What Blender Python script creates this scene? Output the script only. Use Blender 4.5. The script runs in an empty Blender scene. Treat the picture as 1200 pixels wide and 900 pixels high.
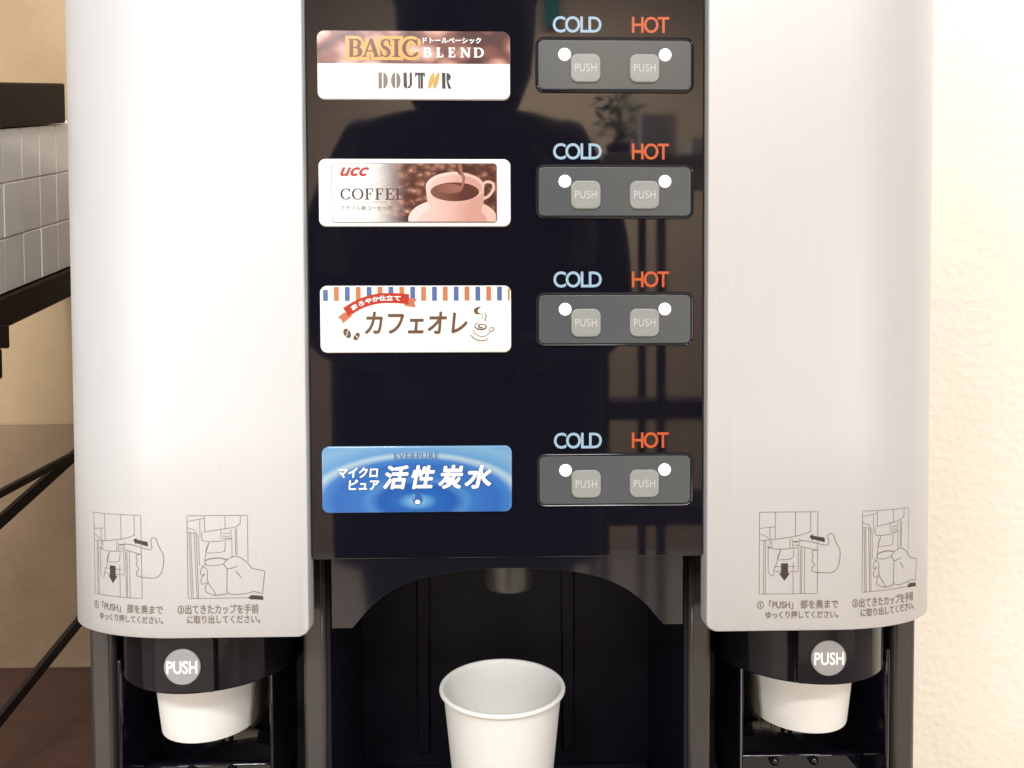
import bpy, bmesh, math, random
from mathutils import Vector, Matrix
random.seed(7)
S = bpy.context.scene
COL = S.collection
R = math.radians

# ------------------------------------------------------------------ camera, world, lamps, exposure
cam_data = bpy.data.cameras.new('camera'); cam_data.sensor_width = 36; cam_data.lens = 24.6
cam_data.clip_start = .01; cam_data.clip_end = 60
cam = bpy.data.objects.new('camera', cam_data); COL.objects.link(cam); S.camera = cam
pitch, yaw, roll = R(1.5), R(-1.25), R(.25)
F_ = Vector((-math.sin(yaw)*math.cos(pitch), math.cos(yaw)*math.cos(pitch), -math.sin(pitch)))
R_ = F_.cross(Vector((0, 0, 1))).normalized(); U_ = R_.cross(F_)
R2 = R_*math.cos(roll) - U_*math.sin(roll); U2 = U_*math.cos(roll) + R_*math.sin(roll)
m = Matrix((R2, U2, -F_)).transposed().to_4x4(); m.translation = Vector((-.0065, -.41, 0)); cam.matrix_world = m

S.world = bpy.data.worlds.new('World'); S.world.use_nodes = True
bg = S.world.node_tree.nodes['Background']; bg.inputs[0].default_value = (.98, .98, 1, 1); bg.inputs[1].default_value = .42

def area(name, loc, target, sx, sy, power, col=(1, .93, .84)):
    l = bpy.data.lights.new(name, 'AREA'); l.shape = 'RECTANGLE'; l.size = sx; l.size_y = sy
    l.energy = power; l.color = col
    o = bpy.data.objects.new(name, l); COL.objects.link(o); o.location = loc
    o.rotation_euler = (Vector(target) - Vector(loc)).to_track_quat('-Z', 'Y').to_euler()
    return o
area('ceiling_lamp_left', (-.55, -1.95, 1.50), (-.2, 0, -.45), .7, .3, 43, (.97, .985, 1))
area('box_fill_lamp', (.25, -1.3, 1.65), (-.3, .2, -.3), .4, .3, 9, (.98, .98, 1))  # fill lamp added to brighten the white box on the rack
area('ceiling_lamp_right', (1.35, -1.8, 1.5), (.2, .1, -.3), .35, .35, 9, (.97, .97, 1))
area('low_fill_left', (-1.9, -2.5, .05), (-.2, 0, -.2), 1.0, 1.3, 23, (1, .99, .97))  # low soft fill, added to even out the lower side covers
area('low_fill_right', (1.9, -2.5, .05), (.2, 0, -.2), .8, 1.3, 16, (1, .985, .96))  # second added fill, keeps the right cover bright at its bottom
area('wall_washer', (.80, -.02, .95), (.54, .24, -.1), .2, .12, 4.8, (1, .95, .86))
area('ceiling_lamp_room', (.2, -2.1, 1.7), (.1, -3.2, -.6), 1.4, .5, 135, (1, .97, .93))
S.view_settings.view_transform = 'Standard'; S.view_settings.look = 'None'
S.view_settings.exposure = 0.0; S.view_settings.gamma = 1

# ------------------------------------------------------------------ materials
MATS = {}
def mat(name, col, rough=.5, metal=0, ior=1.5, var=.05, scale=40, emit=0, coat=0, bump=0, bscale=300, stretch=None, alpha=1):
    if name in MATS: return MATS[name]
    M = bpy.data.materials.new(name); M.use_nodes = True
    n = M.node_tree.nodes; L = M.node_tree.links; b = n['Principled BSDF']
    b.inputs['Roughness'].default_value = rough; b.inputs['Metallic'].default_value = metal
    b.inputs['IOR'].default_value = ior; b.inputs['Coat Weight'].default_value = coat
    b.inputs['Coat Roughness'].default_value = .05
    b.inputs['Alpha'].default_value = alpha
    tc = n.new('ShaderNodeTexCoord'); mp = n.new('ShaderNodeMapping'); L.new(tc.outputs['Object'], mp.inputs[0])
    if stretch: mp.inputs['Scale'].default_value = stretch
    nz = n.new('ShaderNodeTexNoise'); nz.inputs['Scale'].default_value = scale; nz.inputs['Detail'].default_value = 5
    L.new(mp.outputs[0], nz.inputs['Vector'])
    mx = n.new('ShaderNodeMix'); mx.data_type = 'RGBA'
    mx.inputs['A'].default_value = (*[c*(1-var) for c in col], 1); mx.inputs['B'].default_value = (*[min(1, c*(1+var)) for c in col], 1)
    L.new(nz.outputs[0], mx.inputs['Factor']); L.new(mx.outputs['Result'], b.inputs['Base Color'])
    if emit:
        b.inputs['Emission Color'].default_value = (*col, 1); b.inputs['Emission Strength'].default_value = emit
    if bump:
        nb = n.new('ShaderNodeTexNoise'); nb.inputs['Scale'].default_value = bscale; nb.inputs['Detail'].default_value = 4
        L.new(mp.outputs[0], nb.inputs['Vector'])
        bp = n.new('ShaderNodeBump'); bp.inputs['Strength'].default_value = bump; bp.inputs['Distance'].default_value = .002
        L.new(nb.outputs[0], bp.inputs['Height']); L.new(bp.outputs[0], b.inputs['Normal'])
    MATS[name] = M
    return M

def lin(r, g, b):
    f = lambda c: (c/255/12.92) if c <= 10 else ((c/255+.055)/1.055)**2.4
    return (f(r), f(g), f(b))
def ink(r, g, b):   # printed colour: the reflectance that reads as this colour under the bright lamps
    return tuple(.60*c for c in lin(r, g, b))

SILVER = mat('silver paint', (.60, .597, .60), .44, .22, var=.045, scale=6, stretch=(260, 260, 1.2), bump=.05, bscale=6)
GLOSS = mat('black gloss acrylic', (.0055, .0052, .0095), .055, ior=1.55, var=.1)
nt = GLOSS.node_tree; sm = nt.nodes.new('ShaderNodeTexNoise'); sm.inputs['Scale'].default_value = 9; sm.inputs['Detail'].default_value = 7
mrg = nt.nodes.new('ShaderNodeMapRange'); mrg.inputs['From Min'].default_value = .4; mrg.inputs['From Max'].default_value = .75
mrg.inputs['To Min'].default_value = .03; mrg.inputs['To Max'].default_value = .06          # faint finger smears
nt.links.new(sm.outputs[0], mrg.inputs[0]); nt.links.new(mrg.outputs[0], nt.nodes['Principled BSDF'].inputs['Roughness'])
LEVER = mat('black lever plastic', (.007, .0065, .010), .07, ior=1.36, var=.15)
PLASTIC = mat('black plastic', (.012, .0115, .017), .18, var=.15)
SATIN = mat('satin black plastic', (.045, .041, .039), .2, var=.1)
LINING = mat('matt black lining', (.0036, .0036, .0085), .5, ior=1.35, var=.2, scale=60)
SMOKE = mat('smoked visor plastic', (.008, .0078, .012), .07, ior=1.55, var=.1)
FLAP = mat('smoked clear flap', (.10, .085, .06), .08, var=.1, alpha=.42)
STEEL = mat('nozzle plastic', (.075, .072, .07), .25, .3, var=.1)
GREY = mat('grey key plate', ink(107, 113, 115), .22, var=.06, scale=25)
KEY = mat('key rubber', ink(188, 190, 186), .4, var=.04)
KEYTXT = mat('key lettering', (.56, .56, .55), .5)
LED = mat('indicator lens', (1, 1, 1), .2, var=.01, emit=.75)
COLD = mat('ice blue print', ink(188, 224, 250), .45, var=.03, emit=.04)
HOT = mat('orange print', ink(244, 106, 40), .45, var=.03, emit=.03)
WHITE = mat('white label plastic', (.86, .86, .85), .22, var=.015, scale=15)
BADGE = mat('grey badge', ink(192, 190, 190), .4, var=.04)
PAPER = mat('white cup paper', (.84, .83, .79), .62, var=.025, scale=30, bump=.04, bscale=500)
INK = mat('brown grey ink', lin(120, 108, 96), .6, var=.1)
DARKINK = mat('dark ink', lin(62, 48, 44), .6, var=.1)
def pale(r, g, b): return tuple(.82*c for c in lin(r, g, b))
def solid(name, r, g, b, rough=.35): return mat(name, lin(r, g, b) if min(r, g, b) > 240 else ink(r, g, b), rough, var=.04)
WHITEINK = solid('white ink', 250, 250, 248)

def film_mat():
    M = bpy.data.materials.new('clear sticker film'); M.use_nodes = True
    n = M.node_tree.nodes; L = M.node_tree.links; b = n['Principled BSDF']
    b.inputs['Base Color'].default_value = (.86, .85, .84, 1); b.inputs['Roughness'].default_value = .12
    b.inputs['Alpha'].default_value = .07
    nz = n.new('ShaderNodeTexNoise'); nz.inputs['Scale'].default_value = 90
    bp = n.new('ShaderNodeBump'); bp.inputs['Strength'].default_value = .1; bp.inputs['Distance'].default_value = .001
    L.new(nz.outputs[0], bp.inputs['Height']); L.new(bp.outputs[0], b.inputs['Normal'])
    return M
FILM = film_mat()

def ramp(n, stops):
    r = n.new('ShaderNodeValToRGB'); e = r.color_ramp.elements
    while len(e) > 1: e.remove(e[-1])
    e[0].position = stops[0][0]; e[0].color = (*stops[0][1], 1)
    for p, c in stops[1:]:
        q = e.new(p); q.color = (*c, 1)
    return r

def beans_mat(name, scale, stops, fade=None, rough=.25):
    """printed photograph of coffee beans; fade = (x0, x1) fades to white from right to left"""
    M = bpy.data.materials.new(name); M.use_nodes = True
    n = M.node_tree.nodes; L = M.node_tree.links; b = n['Principled BSDF']; b.inputs['Roughness'].default_value = rough
    tc = n.new('ShaderNodeTexCoord'); mp = n.new('ShaderNodeMapping'); mp.inputs['Scale'].default_value = (1, 0, 1.35)
    mp.inputs['Rotation'].default_value = (0, .5, 0)
    L.new(tc.outputs['Object'], mp.inputs[0])
    nz = n.new('ShaderNodeTexNoise'); nz.inputs['Scale'].default_value = scale*.8; L.new(mp.outputs[0], nz.inputs['Vector'])
    ad = n.new('ShaderNodeVectorMath'); ad.operation = 'MULTIPLY_ADD'; ad.inputs[1].default_value = (.006, 0, .006)
    L.new(nz.outputs['Color'], ad.inputs[0]); L.new(mp.outputs[0], ad.inputs[2])
    vo = n.new('ShaderNodeTexVoronoi'); vo.feature = 'SMOOTH_F1'; vo.inputs['Scale'].default_value = scale
    vo.inputs['Smoothness'].default_value = .25
    L.new(ad.outputs[0], vo.inputs['Vector'])
    n2 = n.new('ShaderNodeTexNoise'); n2.inputs['Scale'].default_value = scale*.45; n2.inputs['Detail'].default_value = 6
    L.new(mp.outputs[0], n2.inputs['Vector'])
    m1 = n.new('ShaderNodeMath'); m1.operation = 'MULTIPLY_ADD'; m1.inputs[1].default_value = .9
    sub = n.new('ShaderNodeMath'); sub.operation = 'SUBTRACT'; sub.inputs[1].default_value = .5
    L.new(n2.outputs[0], sub.inputs[0])
    L.new(vo.outputs['Distance'], m1.inputs[0]); L.new(sub.outputs[0], m1.inputs[2])
    r = ramp(n, stops); L.new(m1.outputs[0], r.inputs[0])
    out = r.outputs[0]
    if fade:
        sx = n.new('ShaderNodeSeparateXYZ'); L.new(tc.outputs['Object'], sx.inputs[0])
        mr = n.new('ShaderNodeMapRange'); mr.inputs['From Min'].default_value = fade[0]; mr.inputs['From Max'].default_value = fade[1]
        mr.interpolation_type = 'SMOOTHSTEP'
        L.new(sx.outputs[0], mr.inputs[0])
        mx = n.new('ShaderNodeMix'); mx.data_type = 'RGBA'; mx.inputs['A'].default_value = (.86, .86, .85, 1)
        L.new(mr.outputs[0], mx.inputs['Factor']); L.new(out, mx.inputs['B']); out = mx.outputs['Result']
    L.new(out, b.inputs['Base Color'])
    return M
BEANS = beans_mat('bean photo print', 72, [(0, pale(255, 226, 214)), (.25, pale(220, 168, 152)), (.5, pale(140, 88, 78)), (.75, pale(84, 50, 46))])
BEANCARD = beans_mat('bean photo card', 210, [(0, pale(216, 178, 160)), (.2, pale(160, 112, 94)), (.45, pale(112, 70, 56)), (.75, pale(80, 46, 38))], fade=(-.033, -.003))

def water_mat():
    M = bpy.data.materials.new('water ripple print'); M.use_nodes = True
    n = M.node_tree.nodes; L = M.node_tree.links; b = n['Principled BSDF']; b.inputs['Roughness'].default_value = .2
    tc = n.new('ShaderNodeTexCoord')
    mp = n.new('ShaderNodeMapping'); mp.inputs['Location'].default_value = (0, 0, .013*2.25); mp.inputs['Scale'].default_value = (1, 0, 2.25)
    L.new(tc.outputs['Object'], mp.inputs[0])
    ln = n.new('ShaderNodeVectorMath'); ln.operation = 'LENGTH'; L.new(mp.outputs[0], ln.inputs[0])
    mr = n.new('ShaderNodeMapRange'); mr.inputs['From Max'].default_value = .1; L.new(ln.outputs['Value'], mr.inputs[0])
    A = ink(62, 128, 214)
    r = ramp(n, [(0, ink(190, 228, 250)), (.055, ink(120, 190, 244)), (.12, ink(54, 120, 208)), (.22, ink(50, 108, 200)), (.29, ink(92, 158, 232)), (.34, ink(72, 136, 220)),
                 (.48, ink(64, 124, 214)), (.56, ink(84, 150, 228)), (.62, ink(206, 236, 252)), (.67, ink(122, 182, 238)), (.8, ink(150, 204, 244)), (1, ink(112, 174, 234))])
    L.new(mr.outputs[0], r.inputs[0])
    L.new(r.outputs[0], b.inputs['Base Color'])
    return M
WATER = water_mat()

def wall_mat(name, c0, c1, bs=.3):
    M = bpy.data.materials.new(name); M.use_nodes = True
    n = M.node_tree.nodes; L = M.node_tree.links; b = n['Principled BSDF']; b.inputs['Roughness'].default_value = .75
    tc = n.new('ShaderNodeTexCoord')
    nz = n.new('ShaderNodeTexNoise'); nz.inputs['Scale'].default_value = 3.2; nz.inputs['Detail'].default_value = 6
    L.new(tc.outputs['Object'], nz.inputs['Vector'])
    r = ramp(n, [(.3, c0), (.7, c1)]); L.new(nz.outputs[0], r.inputs[0]); L.new(r.outputs[0], b.inputs['Base Color'])
    a = n.new('ShaderNodeTexNoise'); a.inputs['Scale'].default_value = 150; a.inputs['Detail'].default_value = 6; a.inputs['Roughness'].default_value = .6
    L.new(tc.outputs['Object'], a.inputs['Vector'])
    v = n.new('ShaderNodeTexVoronoi'); v.inputs['Scale'].default_value = 120; v.feature = 'F1'; L.new(tc.outputs['Object'], v.inputs['Vector'])
    ad = n.new('ShaderNodeMath'); ad.operation = 'MULTIPLY_ADD'; ad.inputs[1].default_value = .5
    L.new(v.outputs['Distance'], ad.inputs[0]); L.new(a.outputs[0], ad.inputs[2])
    bp = n.new('ShaderNodeBump'); bp.inputs['Strength'].default_value = bs; bp.inputs['Distance'].default_value = .003
    L.new(ad.outputs[0], bp.inputs['Height']); L.new(bp.outputs[0], b.inputs['Normal'])
    return M
WALL = wall_mat('cream stucco wallpaper', (.74, .685, .59), (.82, .765, .665), .36)
TAN = wall_mat('tan wallpaper', (.30, .212, .118), (.53, .39, .23), .3)
LOWBAND = wall_mat('darker brown wall band', (.16, .108, .062), (.38, .265, .16), .35)
WOOD = mat('dark brown wood', ink(96, 66, 56), .5, var=.3, scale=9, stretch=(1, 6, 1))
RACK = mat('dark brown steel', lin(26, 14, 13), .6, 0, var=.25, scale=60, bump=.1)
BOXMAT = mat('white ribbed carton', (.88, .85, .81), .6, var=.05, scale=50, bump=.1, bscale=200)

# ------------------------------------------------------------------ mesh helpers
class MB:
    def __init__(s): s.bm = bmesh.new(); s.k = 0
    def face(s, pts, mi=0):
        f = s.bm.faces.new([s.bm.verts.new(p) for p in pts]); f.material_index = mi; return f
    def box(s, x0, x1, y0, y1, z0, z1, mi=0):
        v = [s.bm.verts.new((x, y, z)) for x in (x0, x1) for y in (y0, y1) for z in (z0, z1)]
        for q in ((0, 1, 3, 2), (4, 6, 7, 5), (0, 4, 5, 1), (2, 3, 7, 6), (0, 2, 6, 4), (1, 5, 7, 3)):
            s.bm.faces.new([v[i] for i in q]).material_index = mi
    def loops(s, rings, mi=0, cap0=True, cap1=True, closed=True):
        rv = [[s.bm.verts.new(p) for p in r] for r in rings]
        n = len(rv[0])
        for a, b in zip(rv, rv[1:]):
            for i in range(n if closed else n-1):
                j = (i+1) % n
                s.bm.faces.new((a[i], a[j], b[j], b[i])).material_index = mi
        if cap0: s.bm.faces.new(rv[0][::-1]).material_index = mi
        if cap1: s.bm.faces.new(rv[-1]).material_index = mi
    def plate(s, cx, cz, w, h, r, yf, yb, bev=.0005, mi=0, n=6):
        o = lambda d, y: [(p[0], y, p[1]) for p in rrect(cx, cz, w-2*d, h-2*d, max(r-d, 1e-5), n)]
        b3 = bev*.3
        s.loops([o(bev*1.25, yf), o(bev, yf), o(b3, yf+b3), o(0, yf+bev), o(0, yb)], mi)
    def prism(s, outline, y0, y1, mi=0):
        s.loops([[(x, y0, z) for x, z in outline], [(x, y1, z) for x, z in outline]], mi)
    def lathe(s, prof, c, mi=0, n=48, a0=0, a1=2*math.pi):
        full = abs(a1-a0-2*math.pi) < 1e-6
        N = n if full else n+1
        rings = [[(c[0]+r*math.cos(a0+(a1-a0)*i/n), c[1]+r*math.sin(a0+(a1-a0)*i/n), c[2]+z) for i in range(N)] for r, z in prof]
        s.loops(rings, mi, False, False, full)
    def tube(s, pts, r, mi=0, n=8):
        P = [Vector(p) for p in pts]; rings = []
        for i, p in enumerate(P):
            d = (P[min(i+1, len(P)-1)] - P[max(i-1, 0)]).normalized()
            a = d.cross(Vector((0, 0, 1)) if abs(d.z) < .9 else Vector((0, 1, 0))).normalized(); b = d.cross(a)
            rr = r[i] if isinstance(r, (list, tuple)) else r
            rings.append([p + a*rr*math.cos(2*math.pi*j/n) + b*rr*math.sin(2*math.pi*j/n) for j in range(n)])
        s.loops(rings, mi)
    # flat ink -----------------------------------------------------
    def ink(s, polys, f, mi):
        """polys: list of (verts2d, faces); f(u,v,level) -> 3-D. Every polygon lies a hair above the last."""
        for vs, fs in polys:
            s.k += 1
            V = [s.bm.verts.new(f(u, v, s.k)) for u, v in vs]
            for q in fs:
                try: s.bm.faces.new([V[i] for i in q]).material_index = mi
                except ValueError: pass
    def build(s, name, mats, parent=None, origin=(0, 0, 0), smooth=35, bevel=0, recalc=True):
        if recalc: bmesh.ops.recalc_face_normals(s.bm, faces=s.bm.faces)
        me = bpy.data.meshes.new(name); s.bm.to_mesh(me); s.bm.free()
        for M in (mats if isinstance(mats, (list, tuple)) else [mats]): me.materials.append(M)
        if smooth:
            for p in me.polygons: p.use_smooth = True
            me.set_sharp_from_angle(angle=R(smooth))
        o = bpy.data.objects.new(name, me); COL.objects.link(o)
        place(o, parent, origin)
        if bevel:
            b = o.modifiers.new('edge', 'BEVEL'); b.width = bevel; b.segments = 2; b.limit_method = 'ANGLE'; b.angle_limit = R(40)
        return o
WL = {}
def place(o, parent, origin):
    WL[o.name] = Vector(origin)
    if parent: o.parent = parent; o.location = Vector(origin) - WL[parent.name]
    else: o.location = origin
def empty(name, loc):
    o = bpy.data.objects.new(name, None); COL.objects.link(o); o.empty_display_size = .05; place(o, None, loc); return o
def tag(o, label, cat=None, group=None, kind=None):
    if label: o['label'] = label
    if cat: o['category'] = cat
    if group: o['group'] = group
    if kind: o['kind'] = kind
    return o
def rrect(cx, cz, w, h, r, n=6):
    out = []
    for sx, sz, a0 in ((1, 1, 0), (-1, 1, 90), (-1, -1, 180), (1, -1, 270)):
        for i in range(n+1):
            a = R(a0 + 90*i/n)
            out.append((cx + sx*(w/2-r) + r*math.cos(a), cz + sz*(h/2-r) + r*math.sin(a)))
    return out

# ------------------------------------------------------------------ lettering and line art (2-D polygons)
def text(t, box, bold=0, shear=0, spacing=1.0):
    """text as filled 2-D polygons fitted into box = (x0, x1, y0, y1)"""
    c = bpy.data.curves.new('lettering', 'FONT'); c.body = t; c.size = 1; c.shear = shear; c.offset = bold; c.space_character = spacing
    c.resolution_u = 4; c.dimensions = '2D'; c.fill_mode = 'BOTH'
    o = bpy.data.objects.new('lettering', c); COL.objects.link(o)
    dg = bpy.context.evaluated_depsgraph_get(); dg.update()
    me = bpy.data.meshes.new_from_object(o.evaluated_get(dg))
    vs = [(v.co.x, v.co.y) for v in me.vertices]; fs = [tuple(p.vertices) for p in me.polygons]
    bpy.data.objects.remove(o); bpy.data.curves.remove(c); bpy.data.meshes.remove(me)
    if not vs: return []
    xs = [v[0] for v in vs]; ys = [v[1] for v in vs]
    x0, x1, y0, y1 = box; ax, bx, ay, by = min(xs), max(xs), min(ys), max(ys)
    return [([(x0+(x-ax)/(bx-ax)*(x1-x0), y0+(y-ay)/(by-ay)*(y1-y0)) for x, y in vs], fs)]
def heavy(polys, d):
    out = []
    for i in range(8):
        dx, dy = d*math.cos(i*math.pi/4), d*math.sin(i*math.pi/4)
        out += [([(x+dx, y+dy) for x, y in vs], fs) for vs, fs in polys]
    return out + polys
def ribbon(pts, w, cap=False):
    """stroke along 2-D points; w one width or one per point"""
    P = [Vector(p) for p in pts]; n = len(P); L = []; Rr = []
    for i, p in enumerate(P):
        d = P[min(i+1, n-1)] - P[max(i-1, 0)]
        if d.length < 1e-9: d = Vector((1, 0))
        d.normalize(); q = Vector((-d.y, d.x)); ww = (w[i] if isinstance(w, (list, tuple)) else w)/2
        L.append(p+q*ww); Rr.append(p-q*ww)
    vs = [tuple(v) for v in L+Rr]
    return [(vs, [(i, i+1, n+i+1, n+i) for i in range(n-1)])]
def poly(pts): return [(list(pts), [tuple(range(len(pts)))])]
def ell(cx, cy, rx, ry, n=40, a0=0, a1=360, rot=0):
    out = []
    for i in range(n if abs(a1-a0) >= 360 else n+1):
        a = R(a0+(a1-a0)*i/n); x, y = rx*math.cos(a), ry*math.sin(a); k = R(rot)
        out.append((cx + x*math.cos(k)-y*math.sin(k), cy + x*math.sin(k)+y*math.cos(k)))
    return out
def dense(pts, step):
    out = [pts[0]]
    for a, b in zip(pts, pts[1:]):
        d = math.hypot(b[0]-a[0], b[1]-a[1]); k = max(1, int(d/step))
        for i in range(1, k+1): out.append((a[0]+(b[0]-a[0])*i/k, a[1]+(b[1]-a[1])*i/k))
    return out
def spline(pts, n=8):
    P = [pts[0]]+list(pts)+[pts[-1]]; out = []
    for i in range(1, len(P)-2):
        for j in range(n):
            t = j/n; r = []
            for k in (0, 1):
                a, b, c, d = P[i-1][k], P[i][k], P[i+1][k], P[i+2][k]
                r.append(.5*(2*b+(c-a)*t+(2*a-5*b+4*c-d)*t*t+(3*b-a-3*c+d)*t**3))
            out.append(tuple(r))
    out.append(tuple(pts[-1])); return out
def serif(ch, x0, x1, y0, y1, T=.2, t=.06, grow=0):
    """a Roman capital with thick and thin strokes in the box; grow fattens every stroke (for an outline)"""
    w = x1-x0; h = y1-y0; X = lambda u: x0+u*w; Y = lambda v: y0+v*h
    T = T*h + grow; t = t*h + grow; out = []
    def st(u, v0=0, v1=1, wd=None): out.extend(ribbon([(X(u), Y(v0)-grow/2), (X(u), Y(v1)+grow/2)], wd or T))
    def hz(v, u0, u1, wd=None): out.extend(ribbon([(X(u0)-grow/2, Y(v)), (X(u1)+grow/2, Y(v))], wd or t))
    def feet(u, hw=.16, top=True, bot=True):
        if bot: hz(.03, u-hw, u+hw)
        if top: hz(.97, u-hw, u+hw)
    def arc(cu, cv, ru, rv, a0, a1, thick):
        pts = []; ws = []
        for i in range(25):
            a = R(a0+(a1-a0)*i/24); pts.append((X(cu)+ru*w*math.cos(a), Y(cv)+rv*h*math.sin(a)))
            ws.append(t+(thick-t)*abs(math.cos(a))**1.3)
        out.extend(ribbon(pts, ws))
    def ser(u, v0, v1): out.extend(ribbon([(X(u), Y(v0)), (X(u), Y(v1))], t*1.1))
    if ch == 'I': st(.5); feet(.5, .5)
    if ch == 'B':
        st(.22); hz(.03, 0, .5); hz(.97, 0, .5); hz(.52, .2, .5)
        arc(.5, .745, .33, .225, -90, 90, T*.9); arc(.5, .275, .4, .245, -90, 90, T)
    if ch == 'A':
        out.extend(ribbon([(X(.12), Y(0)), (X(.5), Y(1))], t*1.3)); out.extend(ribbon([(X(.5), Y(1.0)), (X(.84), Y(0))], T))
        hz(.33, .25, .72); hz(.03, 0, .26); hz(.03, .66, 1)
    if ch == 'S':
        P = spline([(.9, .78), (.76, .93), (.5, .97), (.25, .88), (.18, .72), (.32, .57), (.55, .48), (.8, .36), (.86, .22), (.72, .07), (.48, .03), (.22, .09), (.08, .26)], 5)
        ws = []
        for i, p in enumerate(P):
            f = i/(len(P)-1); ws.append(t+(T-t)*max(0, 1-abs(f-.5)/.36)**.8)
        out.extend(ribbon([(X(a), Y(b)) for a, b in P], ws)); ser(.9, .68, 1); ser(.08, 0, .34)
    if ch in 'C':
        arc(.53, .5, .43, .47, 42, 318, T); ser(.88, .66, 1); ser(.9, .12, .3)
    if ch == 'O': arc(.5, .5, .43, .47, 0, 360, T)
    if ch == 'D':
        st(.2); hz(.03, 0, .5); hz(.97, 0, .5); arc(.46, .5, .45, .47, -90, 90, T)
    if ch == 'L': st(.3); feet(.3, .28, True, False); hz(.03, .02, .95); ser(.93, 0, .3)
    if ch in 'EF':
        st(.26); hz(.97, .02, .9); hz(.52, .26, .66); ser(.88, .72, 1); ser(.66, .38, .66)
        if ch == 'E': hz(.03, .02, .95); ser(.93, 0, .3)
        else: feet(.26, .26, False, True)
    if ch == 'N':
        st(.16, wd=t*1.2); st(.84, wd=t*1.2); out.extend(ribbon([(X(.14), Y(1)), (X(.84), Y(0))], T)); hz(.97, 0, .2); hz(.03, 0, .32); hz(.97, .68, 1)
    return out

# ------------------------------------------------------------------ the setting
b = MB(); b.box(-2.6, 2.6, .5, .6, -.99, 1.9)
tag(b.build('back_wall', TAN, origin=(0, 0, 0)), 'tan textured wall behind the rack and the left of the dispenser', 'wall', kind='structure')
b = MB(); b.box(-2.6, .3, .494, .4995, -.40, -.073)  # thin sheet that makes the lower wall a darker brown
tag(b.build('lower_wall_band', LOWBAND, bevel=.001), 'darker brown band along the foot of the tan wall', 'wall panel', kind='structure')
b = MB(); b.box(.302, 2.6, .235, .4995, -.989, 1.9)
tag(b.build('side_wall', WALL), 'bright cream textured wall close beside the right side of the dispenser', 'wall', kind='structure')
b = MB(); b.box(-2.6, 2.6, -3.4, .6, -1.03, -.99)
tag(b.build('floor', mat('brown floor', (.52, .45, .38), .45, var=.15, scale=5)), 'brown floor', 'floor', kind='structure')
b = MB(); b.box(-2.6, 2.6, -3.4, -3.3, -.988, 2.2)
tag(b.build('rear_wall', mat('tan room wall', (.62, .46, .31), .7, var=.08, scale=3)), 'tan room wall mirrored in the black front panel', 'wall', kind='structure')

b = MB(); b.plate(-.511, 0, 1.61, .56, .01, 0, .035, .003)
for f in b.bm.verts: f.co = Vector((f.co.x, f.co.z, -f.co.y))
ct = b.build('counter', WOOD, origin=(0, .215, -.385))
tag(ct, 'dark brown wooden counter under the dispenser, meeting the cream wall', 'counter')
b = MB()
b.box(-1.25, .28, .02, .44, -.988, -.4215)
b.build('cabinet', mat('cabinet front', lin(96, 74, 64), .5, var=.2, scale=8), ct, bevel=.003)

# ------------------------------------------------------------------ drink dispenser
mach = empty('drink_dispenser', (0, .2, -.385))
tag(mach, 'silver and black drink dispenser with curved side covers and four rows of buttons', 'drink dispenser')

# curved side covers: flat front, then a quarter ellipse back to the side
C0, EA, EB = .195, .082, .052
TAB = [(0, 0, 0)]
for i in range(1, 401):
    t = math.pi/2*i/400; x, y = EA*math.sin(t), EB*(1-math.cos(t)); p = TAB[-1]
    TAB.append((p[0]+math.hypot(x-p[1], y-p[2]), x, y))
def onCover(s, z, off=0):
    a = abs(s); sg = 1 if s > 0 else -1
    if a <= C0: return Vector((s, -off, z))
    d = a - C0
    if d >= TAB[-1][0]: return Vector((sg*(C0+EA+off), EB + d - TAB[-1][0], z))
    lo, hi = 0, 400
    while hi-lo > 1:
        k = (lo+hi)//2
        if TAB[k][0] <= d: lo = k
        else: hi = k
    f = (d-TAB[lo][0])/(TAB[hi][0]-TAB[lo][0]); x = TAB[lo][1]+f*(TAB[hi][1]-TAB[lo][1]); y = TAB[lo][2]+f*(TAB[hi][2]-TAB[lo][2])
    n = Vector((x/EA**2, (y-EB)/EB**2)).normalized()
    return Vector((sg*(C0+x+off*n.x), y+off*n.y, z))
S0, S1, ZB, ZT = .1185, .299, -.159, .31
def zlow(a):
    r0, r1 = .006, .015
    if a < S0+r0: d = S0+r0-a; return ZB + r0 - math.sqrt(max(0, r0*r0-d*d))
    if a > S1-r1: d = a-(S1-r1); return ZB + r1 - math.sqrt(max(0, r1*r1-d*d))
    return ZB
ss = [S0+.006*(1-math.cos(math.pi/2*i/6)) for i in range(7)] + [S0+.006+(S1-.021-S0)*i/44 for i in range(1, 45)] + [S1-.015+.015*math.sin(math.pi/2*i/7) for i in range(1, 8)]
covers = {}
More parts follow.
